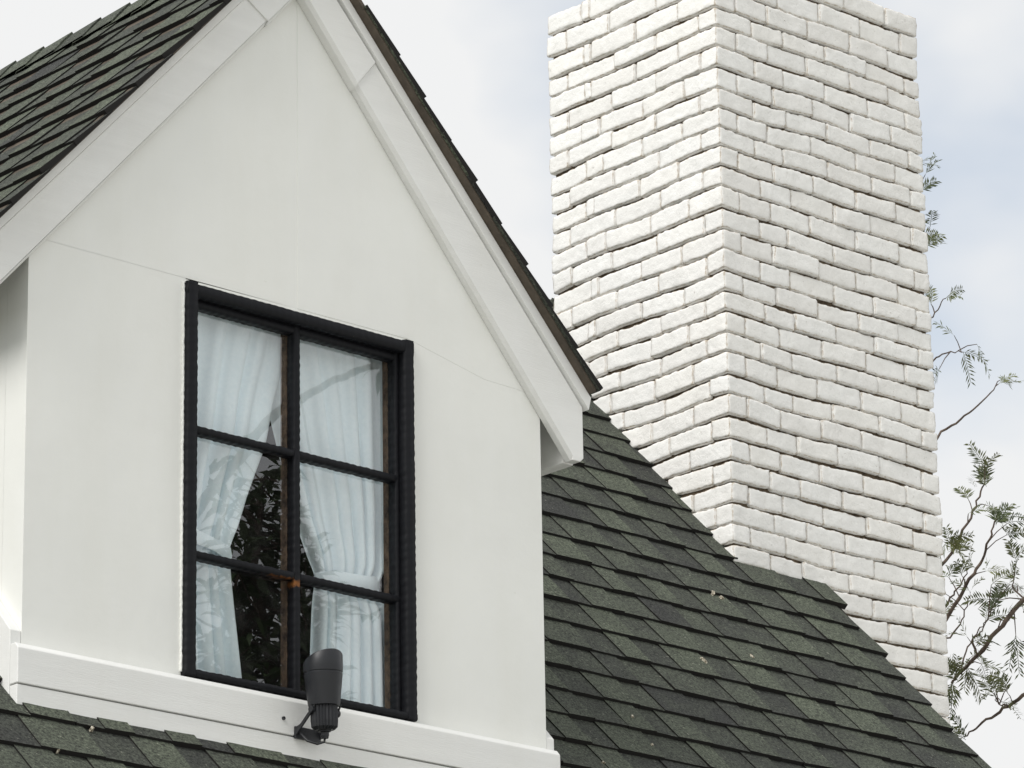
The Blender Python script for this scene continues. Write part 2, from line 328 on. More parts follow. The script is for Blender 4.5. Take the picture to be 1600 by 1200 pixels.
# --- base trim boards
TY = -.034; tx0, tx1 = WX0-.034, WX1+.02
zt0, zt1, zt2 = Z0-.01, sz(5.897), sz(6.06)
prism_yz('trim_board', [(.0, zt2), (TY+.012, zt2), (TY, zt2-.014), (TY, zt1+.002), (0, zt1+.002)], tx0, tx1, TRIM, house, .002)
prism_yz('trim_board', [(.0, zt1-.001), (TY+.003, zt1-.001), (TY+.003, zt0), (0, zt0)], tx0+.001, tx1-.001, TRIM, house, .002)
# side skirting following the roof slope
for x0, x1 in ((WX0-.034, WX0-.001), (WX1+.001, WX1+.03)):
    h = .172
    prism_yz('side_trim', [(.001, roof_z(0)-.012), (1.75, roof_z(1.75)-.012), (1.75, roof_z(1.75)+h), (.001, roof_z(0)+h)], x0, x1, TRIM, house, .002)

# --- dormer roof
AX, AZ = sx(.01), sz(9.455); SR, SL_ = 1.104, 1.084
DY0, DY1 = -.074, sx(3.3)
EXR, EXL = sx(1.597), sx(-1.66)
def dz(x): return AZ - (SR*(x-AX) if x > AX else SL_*(AX-x))
droof = bpy.data.objects.new('dormer_roof', None); COL.objects.link(droof); droof.parent = house
TH = .017
prism_xz('deck', [(AX, AZ), (EXR, dz(EXR)), (EXR, dz(EXR)-TH), (AX, AZ-TH)], DY0, DY1, DRIP, droof)
prism_xz('deck', [(AX-.0005, AZ), (EXL, dz(EXL)), (EXL, dz(EXL)-TH), (AX-.0005, AZ-TH)], DY0, DY1, DRIP, droof)
# soffit lining under the deck (painted)
g2 = TH+.002
prism_xz('soffit', [(AX, AZ-g2), (EXR-.04, dz(EXR-.04)-g2), (EXR-.04, dz(EXR-.04)-g2-.02), (AX, AZ-g2-.02)], -.012, 1.9, SOFFIT, house)
prism_xz('soffit', [(AX-.001, AZ-g2), (EXL+.04, dz(EXL+.04)-g2), (EXL+.04, dz(EXL+.04)-g2-.02), (AX-.001, AZ-g2-.02)], -.012, 1.9, SOFFIT, house)
# barge boards: lower wide board in two lengths, upper strip
BY = -.032
def gl(x): return dz(x)-.06-(.012*max(0, x-AX))       # groove line
def inn(x): return sz(9.14-1.17*x/.65) if x > 0 else sz(9.14+1.102*x/.65)
ex = sx(1.575)
jx_i, jx_o = sx(.304), sx(.405)
kx_i, kx_o = sx(-.184), sx(-.30)
exl = sx(-1.60)
zb = sz(7.365)
CH = .012
prism_xz('barge_board', [(jx_i+.001, inn(jx_i)+CH), (sx(1.511), zb+CH), (sx(1.511), zb), (ex-.012, zb), (ex, zb+.012), (ex, gl(ex)), (jx_o+.001, gl(jx_o))], BY, -.0015, TRIM, house, .002)
prism_xz('barge_board', [(0.0005, inn(0)-.003+CH), (jx_i, inn(jx_i)-.003+CH), (jx_o, gl(jx_o)), (0.0005, gl(0.001))], BY-.005, -.0015, TRIM, house, .0015)
prism_xz('barge_board', [(kx_i-.001, inn(kx_i)+CH), (exl+.04, inn(exl+.04)+CH), (exl+.04, inn(exl+.04)), (exl, inn(exl+.04)), (exl, gl(exl)), (kx_o-.001, gl(kx_o))], BY, -.0015, TRIM, house, .002)
prism_xz('barge_board', [(0, inn(0)-.003+CH), (kx_i, inn(kx_i)-.003+CH), (kx_o, gl(kx_o)), (0, gl(0.0))], BY-.005, -.0015, TRIM, house, .0015)
def chamfer(xa, za, xb, zb_, yf):              # bevelled lower arris of a barge board
    v = []
    for x, z in ((xa, za), (xb, zb_)): v += [(x, yf, z+CH-.0005), (x, yf+.010, z), (x, -.002, z), (x, -.002, z+CH-.0005)]
    o = mesh_obj('board_chamfer', v, [(0, 1, 5, 4), (1, 2, 6, 5), (2, 3, 7, 6), (3, 0, 4, 7), (0, 3, 2, 1), (4, 5, 6, 7)], TRIM, house); fix_normals(o)
chamfer(jx_i+.001, inn(jx_i), sx(1.511)-.0005, zb, BY); chamfer(.0005, inn(0)-.003, jx_i, inn(jx_i)-.003, BY-.005)
chamfer(kx_i-.001, inn(kx_i), exl+.0405, inn(exl+.04), BY); chamfer(0, inn(0)-.003, kx_i, inn(kx_i)-.003, BY-.005)
zc = lambda x: dz(x)-TH-.0015
prism_xz('rake_strip', [(AX+.0003, gl(AX)+.005), (ex+.012, gl(ex+.012)+.005), (ex+.022, zc(ex+.022)), (AX+.0003, zc(AX))], BY-.014, BY+.02, TRIM, house, .0015)
prism_xz('rake_strip', [(AX-.0003, gl(AX)+.005), (exl-.01, gl(exl-.01)+.005), (exl-.01, zc(exl-.01)), (AX-.0003, zc(AX))], BY-.014, BY+.02, TRIM, house, .0015)
# eave fascia boards running back
box('eave_fascia', sx(1.511), ex-.002, BY+.041, 1.2, zb+.0005, gl(ex)-.01, TRIM, house, .003)
box('eave_fascia', exl+.002, exl+.035, BY+.041, 1.2, inn(exl+.04), gl(exl)-.01, TRIM, house, .003)

# ------------------------------------------------------------------ shingles
def shingle_mesh(i, tooth):
    rnd = random.Random(100+i)
    th = (.0135 if tooth else .0100)+rnd.uniform(-.001, .001)
    E_ = .140+.028; tp = rnd.uniform(0, .06) if tooth else 0
    a, b = -.5+rnd.uniform(0, tp), .5-rnd.uniform(0, tp)
    d0, d1 = rnd.uniform(-.003, .002), rnd.uniform(-.003, .002)
    mid = .5*(d0+d1)+rnd.uniform(-.002, .002)
    v = []
    for (x, dd) in ((a, d0), (0, mid), (b, d1)):
        v += [(x, dd, -.006), (x, dd, th+rnd.uniform(-.0012, .0012))]
    for x in (-.5, 0, .5):
        v += [(x, E_, -.008), (x, E_, .0015 if tooth else -.0035)]
    f = []
    for c in (0, 1):
        i0, i1 = 2*c, 2*c+2
        f += [(i0, i1, i1+1, i0+1), (i0+1, i1+1, i1+7, i0+7), (i0, i0+6, i1+6, i1)]
    f += [(0, 1, 7, 6), (4, 10, 11, 5), (6, 7, 9, 8), (8, 9, 11, 10)]
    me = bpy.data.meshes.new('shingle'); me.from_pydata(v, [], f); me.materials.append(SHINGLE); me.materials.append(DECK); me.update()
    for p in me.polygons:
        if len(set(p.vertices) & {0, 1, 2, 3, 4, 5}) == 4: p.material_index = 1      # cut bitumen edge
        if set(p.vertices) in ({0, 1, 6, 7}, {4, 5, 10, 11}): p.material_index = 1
    bm = bmesh.new(); bm.from_mesh(me); bmesh.ops.recalc_face_normals(bm, faces=bm.faces); bm.to_mesh(me); bm.free()
    return me
TOOTH = [shingle_mesh(i, True) for i in range(8)]
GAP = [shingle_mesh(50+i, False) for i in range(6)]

def lay(parent, org, ud, vd, rows, u0, u1, exists, visible, jit_end=.008, E=.1404, seed=1, vstart=0, jit0=.0, clip=None):
    """rows of laminated shingles: raised tabs and lower strips; in view -> objects, the rest -> one mesh"""
    rnd = random.Random(seed); nd = ud.cross(vd)
    if nd.z < 0: nd = -nd
    base = Matrix((ud, vd, nd)).transposed()
    if base.determinant() < 0: base = Matrix((-ud, vd, nd)).transposed()
    rest_v, rest_f, rest_t, rest_m = [], [], [], []; cnt = 0; cand = []
    for k in range(rows):
        v = vstart+k*E; u = u0+rnd.uniform(-.2, 0); tooth = rnd.random() < .5
        while u < u1:
            wd = rnd.uniform(.09, .20) if tooth else rnd.uniform(.08, .18)
            a, b = max(u, u0-rnd.uniform(0, jit0)), min(u+wd, u1+rnd.uniform(-jit_end, jit_end)); u += wd
            if b-a < .03: tooth = not tooth; continue
            if clip and a < clip[0] < b and v > clip[1]: b = clip[0]+.02
            c = org+ud*((a+b)/2)+vd*(v+rnd.uniform(-.0012, .0012))
            mid = c+vd*.07
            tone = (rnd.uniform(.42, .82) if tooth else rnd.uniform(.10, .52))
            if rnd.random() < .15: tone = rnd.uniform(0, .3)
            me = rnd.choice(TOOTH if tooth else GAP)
            ov = .003 if not tooth else .0005
            ang = rnd.uniform(-.004, .004)
            if exists(mid, a, b):
                Mx = Matrix.Translation(c) @ (base @ Matrix.Rotation(ang, 3, 'Z')).to_4x4() @ Matrix.Diagonal((b-a+ov, 1, 1, 1))
                cand.append((0 if visible(mid) else 1, (mid-CAM).length, len(cand), Mx, me, tone))
            tooth = not tooth
    for vis_, _, _, Mx, me, tone in sorted(cand, key=lambda c_: c_[:3]):
        if vis_ == 0 and cnt < 295:
            o = bpy.data.objects.new('shingle', me); COL.objects.link(o); o.parent = parent
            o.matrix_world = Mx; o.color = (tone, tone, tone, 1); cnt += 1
        else:
            n0 = len(rest_v)
            rest_v += [tuple(Mx @ q_.co) for q_ in me.vertices]
            rest_f += [tuple(n0+i for i in p.vertices) for p in me.polygons]; rest_t += [tone]*len(me.vertices); rest_m += [p.material_index for p in me.polygons]
    if rest_v:
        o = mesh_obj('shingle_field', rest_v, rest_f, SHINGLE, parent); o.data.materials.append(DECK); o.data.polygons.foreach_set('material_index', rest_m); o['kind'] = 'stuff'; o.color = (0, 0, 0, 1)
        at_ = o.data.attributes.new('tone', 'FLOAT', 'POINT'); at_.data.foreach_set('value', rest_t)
    return cnt

CX0, CX1, CY0, CY1, CZ1 = 2.805, 3.827, 1.157, 2.008, 7.877     # chimney
ud, vd = Vector((1, 0, 0)), Vector((0, math.cos(R(48)), math.sin(R(48))))
k0 = math.floor((.882-EAVE_Y)/.0939); yst = .882-k0*.0939
org = Vector((0, yst, roof_z(yst)))
def ex_main(p, a, b):
    if WX0+.02 < p.x < WX1-.02 and p.y > .0 and p.z < 6.75: return False
    if p.x > CX0+.03 and CY0+.045 < p.y < CY1-.05: return False
    return p.y < RIDGE_Y-.055
def vis_main(p):
    x, y = pix(p)
    if not (-30 < x < 1600 and -20 < y < 1230): return False
    if x > 838: return y > 575 and not (p.x > CX0 and p.y > CY0+.02)
    return y > 1090+(x-25)*.19
n_main = lay(main_roof, org, ud, vd, int((RIDGE_Y-yst)/.0939)+1, XL, XR+.012, ex_main, vis_main, .012, seed=3, clip=(CX0, (CY0+.005-yst)/math.cos(R(48))))
# back slope is out of sight: felt only, plus ridge caps
def cap_mesh(hw, sl, ln):
    v = []
    for y, h in ((0, .016), (ln, .004)):
        for s in (-1, -.35, 0, .35, 1): v.append((s*hw, y, h-abs(s)*hw*sl+(.004 if abs(s) < .5 else 0)))
        for s in (-1, 1): v.append((s*hw, y, h-abs(s)*hw*sl-.008))
    f = [(i, i+1, i+8, i+7) for i in range(4)]+[(0, 1, 2, 3, 4, 6, 5), (7, 12, 13, 11, 10, 9, 8)]
    me = bpy.data.meshes.new('ridge_cap'); me.from_pydata(v, [], f); me.materials.append(SHINGLE); me.update(); return me
cm = cap_mesh(.11, TS, .19)
for i in range(int((XR-XL)/.142)):
    o = bpy.data.objects.new('ridge_cap', cm); COL.objects.link(o); o.parent = main_roof
    o.location = (XL+.01+i*.142, RIDGE_Y, RIDGE_Z+.012); o.rotation_euler = (0, 0, -math.pi/2); tn = random.uniform(.2, .8); o.color = (tn, tn, tn, 1)
# lichen and droppings on the shingles
for k, (px, py, r_) in enumerate(((1112, 930, .016), (1126, 938, .012), (1098, 1036, .020), (1172, 1030, .018), (985, 1124, .010), (1016, 1168, .010), (940, 1196, .009), (141, 1143, .012), (88, 1178, .006))):
    d = (fw+rt*((px-800)/FPX)-up*((py-600)/FPX)); nn = Vector((0, -math.sin(R(48)), math.cos(R(48)))); p0 = Vector((0, Y0, Z0))
    c = CAM+d*((p0-CAM).dot(nn)/d.dot(nn))+nn*.009
    rn = random.Random(70+k); st = rn.uniform(.35, .6); ang = rn.uniform(0, 3); n = 11; vs = []
    for h_ in (-.006, .0045):
        for i in range(n):
            a = 2*math.pi*i/n; rr = r_*rn.uniform(.45, 1.1)*(1 if h_ < 0 else .75)
            uu, vv = rr*math.cos(a), rr*st*math.sin(a)
            vs.append(c+ud*(uu*math.cos(ang)-vv*math.sin(ang))+vd*(uu*math.sin(ang)+vv*math.cos(ang))+nn*h_)
    mesh_obj('lichen_patch', vs, [(i, (i+1) % n, n+(i+1) % n, n+i) for i in range(n)]+[tuple(range(n, 2*n))], LICHEN, main_roof)
# dormer slopes
def dorm(side, seed):
    sl = SR if side > 0 else SL_; a = math.atan(sl); exx = EXR if side > 0 else EXL
    vdir = Vector((-side*math.cos(a), 0, math.sin(a))); udir = Vector((0, 1, 0))
    ln = abs(exx-AX)/math.cos(a); o0 = Vector((exx+side*.012, 0, dz(exx)-.013*sl+.001))
    def exists(p, a_, b_): return p.z > roof_z(p.y)-.08
    def vis(p):
        x, y = pix(p); return side < 0 and -40 < x < 1600 and -40 < y < 400
    nr = int(round(ln/.1404)); return lay(droof, o0, udir, vdir, nr, DY0-.009, DY1, exists, vis, .0, E=(ln+.012-.165)/(nr-1), seed=seed, jit0=.004)
n_l = dorm(-1, 11); n_r = dorm(1, 12)
cm2 = cap_mesh(.065, 1.09, .19)
for i in range(16):
    o = bpy.data.objects.new('ridge_cap', cm2); COL.objects.link(o); o.parent = droof
    o.location = (AX, DY0-.01+i*.14, AZ+.010); o.rotation_euler = (random.uniform(-.01, .01), 0, 0); tn = random.uniform(.3, .8); o.color = (tn, tn, tn, 1)

# ------------------------------------------------------------------ chimney
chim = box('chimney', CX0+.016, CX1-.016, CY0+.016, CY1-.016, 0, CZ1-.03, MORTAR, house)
def brick_geo(c, s, rad, seed, nx, ny, nz):
    """rounded, uneven hand-made brick centred at c with size s"""
    idx, vs, edge, fs = {}, [], [], []
    h = Vector(s)/2; n = (nx, ny, nz); off = Vector((seed*1.37 % 50, seed*2.11 % 50, seed*.73 % 50))
    skew = [random.uniform(-.0045, .0045) for _ in range(4)]
    def vert(i, j, k):
        if (i, j, k) in idx: return idx[(i, j, k)]
        p = Vector((( i/nx*2-1)*h.x, (j/ny*2-1)*h.y, (k/nz*2-1)*h.z))
        q = Vector([max(-h[a]+rad, min(h[a]-rad, p[a])) for a in range(3)]); d = p-q
        if d.length > 1e-9: p = q+d.normalized()*rad
        ed = sorted([h[a]-abs(p[a]) for a in range(3)])[1]
        wp = p+off
        p = p+noise.noise_vector(wp*13)*.0030+noise.noise_vector(wp*55)*(.0012+.0024*max(0, min(1, 1-ed/.012)))
        p.z += skew[0]*p.x/h.x*.6+skew[1]*p.y/h.y*.6
        wq = p+Vector(c); p.z += noise.noise(Vector((wq.x*3.1, wq.y*3.1, wq.z*2.2)))*.011      # courses wander
        idx[(i, j, k)] = len(vs); vs.append(tuple(p+Vector(c))); edge.append(max(0, min(1, 1-ed/.014))); return idx[(i, j, k)]
    for i in range(nx):
        for k in range(nz):
            for j, fl in ((0, 0), (ny, 1)):
                q = (vert(i, j, k), vert(i+1, j, k), vert(i+1, j, k+1), vert(i, j, k+1)); fs.append(q[::-1] if fl else q)
        for j in range(ny):
            for k, fl in ((0, 1), (nz, 0)):
                q = (vert(i, j, k), vert(i+1, j, k), vert(i+1, j+1, k), vert(i, j+1, k)); fs.append(q[::-1] if fl else q)
    for j in range(ny):
        for k in range(nz):
            for i, fl in ((0, 1), (nx, 0)):
                q = (vert(i, j, k), vert(i, j+1, k), vert(i, j+1, k+1), vert(i, j, k+1)); fs.append(q[::-1] if fl else q)
    return vs, fs, edge
def cells(pat, total):
    p = [x*random.uniform(.90, 1.10) for x in pat]; s = sum(p); return [x*total/s for x in p]
beds = [7.633, 7.566, 7.491, 7.417, 7.342, 7.272, 7.197, 7.127, 7.05, 6.976, 6.898, 6.822, 6.749, 6.675, 6.603, 6.532, 6.457, 6.387, 6.308, 6.239, 6.161, 6.084, 6.007, 5.934, 5.861, 5.79, 5.72, 5.65]
beds = [CZ1, 7.795, 7.712] + beds
while beds[-1] > .1: beds.append(beds[-1]-.0735)
lowv, lowf, lowe = [], [], []
seed = 0; n_brick = 0
DEP = .095
for ci in range(len(beds)-1):
    z1, z0 = beds[ci], beds[ci+1]; zc_ = (z0+z1)/2; hz = z1-z0-random.choice((.006, .0075, .0085, .0105))
    A = (ci % 2 == 1)
    if A: fx = cells([.182, .143, .206, .206, .206, .083], CX1-CX0); fy = cells([.089, .222, .217, .224, .100], CY1-CY0)
    else: fx = cells([.09, .155, .206, .206, .206, .165], CX1-CX0); fy = cells([.19, .21, .222, .04 if random.random() < .4 else .10, .19], CY1-CY0)
    fine = z1 > 5.0
    jobs = []
    x = CX0
    for i, wd in enumerate(fx):
        if i == 0: jobs.append((CX0, CX0+wd, CY0, CY0+fy[0], True))
        else: jobs.append((x, x+wd, CY0, CY0+DEP, False))
        x += wd
    y = CY0+fy[0]
    for wd in fy[1:]:
        jobs.append((CX0, CX0+DEP, y, y+wd, False)); y += wd
    for (xa, xb, ya, yb, corner) in jobs:
        seed += 1
        front = ya == CY0
        # buried in the roof or house?
        zroof = roof_z(ya)
        if z1 < zroof-.02 and xb < XR-.01 and not (not front and yb > RIDGE_Y): continue
        
        gx = random.uniform(.0004, .0024); gz = random.uniform(-.0018, .0018)
        if random.random() < .10: gx += .003
        pr = random.uniform(-.0045, .0045)
        if corner: c = ((xa+xb)/2, (ya+yb)/2, zc_+gz*.4); s = (xb-xa-gx, yb-ya-gx, hz)
        elif front: c = ((xa+xb)/2, (ya+yb)/2+pr, zc_+gz); s = (xb-xa-gx, yb-ya, hz)
        else: c = ((xa+xb)/2+pr, (ya+yb)/2, zc_+gz); s = (xb-xa, yb-ya-gx, hz)
        if fine:
            big = lambda q: max(4, int(round(q/.0105)))
            v, f, e = brick_geo(c, s, .0042 if corner else random.uniform(.0045, .0070), seed, big(s[0]), big(s[1]), 8)
        else: v, f, e = brick_geo(c, s, .009, seed, 4, 3, 3)
        px, py = pix(c)
        if fine and -40 < px < 1560 and -25 < py < 1140:
            o = mesh_obj('brick', v, f, BRICK, chim, True)
            aa = o.data.attributes.new('edge', 'FLOAT', 'POINT'); aa.data.foreach_set('value', e); n_brick += 1
        else:
            n0 = len(lowv); lowv += v; lowf += [tuple(n0+i for i in q) for q in f]; lowe += e
if lowv:
    o = mesh_obj('brickwork', lowv, lowf, BRICK, chim, True); o['kind'] = 'stuff'
    aa = o.data.attributes.new('edge', 'FLOAT', 'POINT'); aa.data.foreach_set('value', lowe)
box('chimney_cap', CX0+.02, CX1-.02, CY0+.02, CY1-.02, CZ1-.029, CZ1-.012, BRICK, house)

# ------------------------------------------------------------------ window
win = bpy.data.objects.new('window', None); COL.objects.link(win); win.parent = house
def bar(name, p0, p1, wd, dep, m, parent, amp=.0011, per=.023, seed=0):
    """hand-forged looking bar from p0 to p1 (in an XZ plane), rippled along its arrises"""
    p0, p1 = Vector(p0), Vector(p1); ln = (p1-p0).length; d = (p1-p0)/ln; s = Vector((d.z, 0, -d.x)); n = max(2, int(ln/.0052))
    vs, fs = [], []; rnd = random.Random(seed); ph = rnd.uniform(0, 6)
    prof = [(-.5, 1), (-.5, .18), (-.36, 0), (.36, 0), (.5, .18), (.5, 1)]
    for i in range(n+1):
        q = p0+d*(ln*i/n); a = math.sin(2*math.pi*ln*i/n/per+ph)*amp*.6+noise.noise(q*55+Vector((seed*3, 0, 0)))*amp*1.3
        b = math.sin(2*math.pi*ln*i/n/per+ph+2)*amp*.6+noise.noise(q*55+Vector((seed*3, 9, 0)))*amp*1.3
        for (x, y) in prof:
            off = s*(x*wd+(a if x < 0 else b))
            vs.append(q+off+Vector((0, y*dep-(a+b)*.12*(1-y), 0)))
    m_ = len(prof)
    for i in range(n):
        for j in range(m_): fs.append((i*m_+j, i*m_+(j+1) % m_, (i+1)*m_+(j+1) % m_, (i+1)*m_+j))
    fs += [tuple(range(m_)), tuple(range(n*m_+m_-1, n*m_-1, -1))]
    o = mesh_obj(name, vs, fs, m, parent, True); fix_normals(o); return o
fwid = .037; fy = -.022
bar('frame', (FX0+fwid/2, fy, FZ0), (FX0+fwid/2, fy, FZ1), fwid, .05, FRAME, win, .0010, .024, seed=1)
bar('frame', (FX1-fwid/2, fy, FZ0), (FX1-fwid/2, fy, FZ1), fwid, .05, FRAME, win, .0010, .024, seed=2)
bar('frame', (FX0+.002, fy+.002, FZ1-.019), (FX1-.002, fy+.002, FZ1-.019), .036, .05, FRAME, win, .0010, .024, seed=3)
bar('frame', (FX0+.002, fy+.002, FZ0+.010), (FX1-.002, fy+.002, FZ0+.010), .02, .05, FRAME, win, .0010, .024, seed=4)
# lumpy bead of old filler and paint round the frame
for k_, (pa, pb) in enumerate((((FX0-.001, -.006, FZ0+.01), (FX0-.001, -.006, FZ1)), ((FX1+.001, -.006, FZ0+.01), (FX1+.001, -.006, FZ1)), ((FX0, -.0075, FZ1+.001), (FX1, -.0075, FZ1+.001)))):
    bar('filler_bead', pa, pb, .007, .012, WALL, win, .0016, .017, seed=30+k_)
# inner sash frame
iy = .006
ix0, ix1, iz0, iz1 = FX0+fwid-.004, FX1-fwid+.004, FZ0+.016, FZ1-.034
bar('sash', (ix0+.008, iy, iz0), (ix0+.008, iy, iz1), .018, .03, FRAME, win, seed=5)
bar('sash', (ix1-.008, iy, iz0), (ix1-.008, iy, iz1), .019, .03, FRAME, win, seed=6)
bar('sash', (ix0, iy+.001, iz1-.011), (ix1, iy+.001, iz1-.011), .024, .03, FRAME, win, seed=7)
bar('sash', (ix0, iy+.001, iz0+.006), (ix1, iy+.001, iz0+.006), .014, .03, FRAME, win, seed=8)
MV, B1, B2 = .016, 5.181, 4.8415
bar('muntin', (MV, iy-.001, iz0), (MV, iy-.001, iz1), .022, .03, FRAME, win, seed=9)
for zb_, sd in ((B1, 10), (B2, 12)):
    bar('muntin', (ix0, iy, zb_), (MV-.009, iy, zb_), .021, .03, FRAME, win, seed=sd)
    bar('muntin', (MV+.009, iy, zb_), (ix1, iy, zb_), .021, .03, FRAME, win, seed=sd+1)
GY = .034
# weathered timber stiles behind the iron bars
box('inner_stile', MV-.012, MV+.008, GY+.004, GY+.03, iz0, iz1, SASH, win, .002)
box('inner_stile', ix1-.014, ix1+.01, GY+.004, GY+.03, iz0, iz1, SASH, win, .002)
for (xa, xb) in ((ix0+.004, MV-.0005), (MV+.0005, ix1-.004)):
    for (za, zb2) in ((iz0+.002, B2-.0005), (B2+.0005, B1-.0005), (B1+.0005, iz1-.002)):
        mesh_obj('pane', [(xa, GY, za), (xb, GY, za), (xb, GY+random.uniform(-.0006, .0006), zb2), (xa, GY+random.uniform(-.0006, .0006), zb2)], [(0, 1, 2, 3)], GLASS, win)

# ------------------------------------------------------------------ curtains
def lerp_tab(tab, z):
    for (za, xa), (zb2, xb) in zip(tab, tab[1:]):
        if za >= z >= zb2:
            t = (za-z)/(za-zb2) if za > zb2 else 0; return xa+(xb-xa)*t
    return tab[-1][1] if z < tab[-1][0] else tab[0][1]
def curtain(name, label, left, right, tie_z, folds, seed, y0):
    root = thing(name, label, 'curtain', (0, y0, 4.5), 'voile curtains behind the dormer window')
    rnd = random.Random(seed); nu, nv = 110, 90; zt_, zb2 = 5.56, 4.50
    ph = [rnd.uniform(-.9, .9) for _ in range(folds+2)]; am = [rnd.uniform(.5, 1.3) for _ in range(folds+2)]
    vs, fs = [], []
    for j in range(nv+1):
        z = zt_+(zb2-zt_)*j/nv; xa, xb = lerp_tab(left, z), lerp_tab(right, z)
        wd = xb-xa; full = .42
        amp = .010+.020*max(0, min(1, (full-wd)/full)); pinch = math.exp(-((z-tie_z)/.05)**2); amp *= (1-.55*pinch)
        for i in range(nu+1):
            u = i/nu; uu = u+.012*math.sin(2.2*z+u*7+seed)+.016*math.sin(u*23+seed)
            k = uu*folds; ki = int(max(0, min(folds, math.floor(k))))
            a = am[ki]*(1-(k-ki))+am[ki+1]*(k-ki)
            s = math.sin(2*math.pi*k+ph[ki]*.5)
            s = math.copysign(abs(s)**.75, s)
            y = amp*a*s+.0012*math.sin(z*9+u*12+seed)
            x = xa+wd*u+.35*amp*math.cos(2*math.pi*k)*(0 if i in (0, nu) else 1)
            vs.append((x, y, z-4.5+(.006*math.sin(u*20) if j == nv else 0)))
    for j in range(nv):
        for i in range(nu): a = j*(nu+1)+i; fs.append((a, a+1, a+nu+2, a+nu+1))
    mesh_obj('drape', vs, fs, CURT, root, True)
    # tie-back band
    xa, xb = lerp_tab(left, tie_z), lerp_tab(right, tie_z); n = 24; bv, bf = [], []
    for i in range(n+1):
        t = i/n; x = xa-.006+(xb-xa+.012)*t
        yy = -.030+.026*abs(2*t-1)**3; sag = (.030*t if 'left' in name or seed == 1 else .0)
        zz = tie_z-4.5+(.022-.044*t if seed == 1 else -.012+.026*t)
        hh = .021*(1+.15*math.sin(t*7))
        bv += [(x, yy+.004, zz-hh), (x, yy-.002, zz), (x, yy+.004, zz+hh)]
    for i in range(n):
        for c in (0, 1): a = i*3+c; bf.append((a, a+1, a+4, a+3))
    mesh_obj('tieback', bv, bf, CURT, root, True)
    return root
Lr = [(5.56, .07), (5.517, .046), (5.331, -.013), (5.209, -.04), (5.061, -.102), (4.931, -.147), (4.90, -.158), (4.861, -.162), (4.808, -.159), (4.726, -.148), (4.544, -.12), (4.5, -.115)]
Ll = [(5.56, -.40), (4.5, -.40)]
curtain('curtain', 'white voile curtain tied back at the left side of the dormer window', Ll, Lr, 4.905, 6, 1, .080)
Rl = [(5.56, -.09), (5.316, -.007), (5.233, .02), (5.038, .086), (4.96, .123), (4.89, .152), (4.851, .151), (4.676, .14), (4.5, .13)]
Rr = [(5.56, .43), (5.475, .43), (5.106, .41), (4.941, .385), (4.893, .36), (4.817, .40), (4.5, .42)]
curtain('curtain', 'white voile curtain gathered with a band at the right side of the dormer window', Rl, Rr, 4.885, 7, 2, .092)

# ------------------------------------------------------------------ floodlight
FLX, FLY, FLZ = .012, -.108, 4.405
fl = thing('floodlight', 'black hooded floodlight bracketed to the trim board under the dormer window', 'floodlight', (FLX, FLY, FLZ))
tilt = Matrix.Rotation(R(-4), 4, 'Y') @ Matrix.Rotation(R(3), 4, 'X')
def lathe(name, prof, m, parent, n=40, cut=None, fins=0):
    vs, fs = [], []
    for (r, h) in prof:
        for i in range(n):
            a = 2*math.pi*i/n; rr = r*(1-(.10 if fins and i % 2 else 0)); hh = h
            if cut and h > cut[0]: hh = h+cut[1]*(math.cos(a-cut[2])-1)/2*(h-cut[0])/(prof[-1][1]-cut[0]) if True else h
            vs.append((rr*math.cos(a), rr*math.sin(a), hh))
    for j in range(len(prof)-1):
        for i in range(n): fs.append((j*n+i, j*n+(i+1) % n, (j+1)*n+(i+1) % n, (j+1)*n+i))
    o = mesh_obj(name, vs, fs, m, parent, not fins); o.matrix_local = tilt; return o
hd = rt*.55-fw*.83; th0 = math.atan2(hd.y, hd.x)
# hood: outer wall, over the rim and down inside
hp = [(.036, .058), (.0415, .060), (.0425, .066), (.0505, .142), (.0492, .1435), (.0492, .1465), (.051, .148), (.0515, .160), (.0515, .200), (.0500, .2025), (.0480, .200), (.047, .15), (.040, .075), (.0, .072)]
vs, fs = [], []; n = 48
for (r, h) in hp:
    for i in range(n):
        a = 2*math.pi*i/n; hh = h
        if h > .155: hh = h-(h-.155)/.045*.042*(1-math.cos(a-th0))/2
        vs.append((r*math.cos(a), r*math.sin(a), hh))
for j in range(len(hp)-1):
    for i in range(n): fs.append((j*n+i, j*n+(i+1) % n, (j+1)*n+(i+1) % n, (j+1)*n+i))
o = mesh_obj('hood', vs, fs, LAMP, fl, True); o.matrix_local = tilt
md = o.modifiers.new('edge', 'EDGE_SPLIT'); md.split_angle = R(40)
lathe('heat_sink', [(.0, -.004), (.026, -.004), (.0345, .004), (.036, .020), (.036, .062)], LAMP, fl, 44, None, 1)
lathe('cable_gland', [(.0, -.026), (.010, -.026), (.012, -.018), (.012, -.010), (.018, -.008), (.018, .0)], LAMP, fl, 12, None, 1)
lathe('lens', [(.0, .135), (.046, .135)], GLASS, fl, 32)
def strap(name, pts, wdv, thick, m, parent):
    """flat bar through pts, width along wdv"""
    vs, fs = [], []; wv = Vector(wdv)
    for i, p in enumerate(pts):
        p = Vector(p); d = (Vector(pts[min(i+1, len(pts)-1)])-Vector(pts[max(i-1, 0)])).normalized(); nn = d.cross(wv).normalized()*thick/2
        vs += [p-wv/2-nn, p+wv/2-nn, p+wv/2+nn, p-wv/2+nn]
    for i in range(len(pts)-1):
        for j in range(4): fs.append((i*4+j, i*4+(j+1) % 4, i*4+4+(j+1) % 4, i*4+4+j))
    e = (len(pts)-1)*4; fs += [(3, 2, 1, 0), (e, e+1, e+2, e+3)]
    o = mesh_obj(name, vs, fs, m, parent); fix_normals(o); bevel(o, .0015); return o
br = bpy.data.objects.new('bracket', None); COL.objects.link(br); br.parent = fl
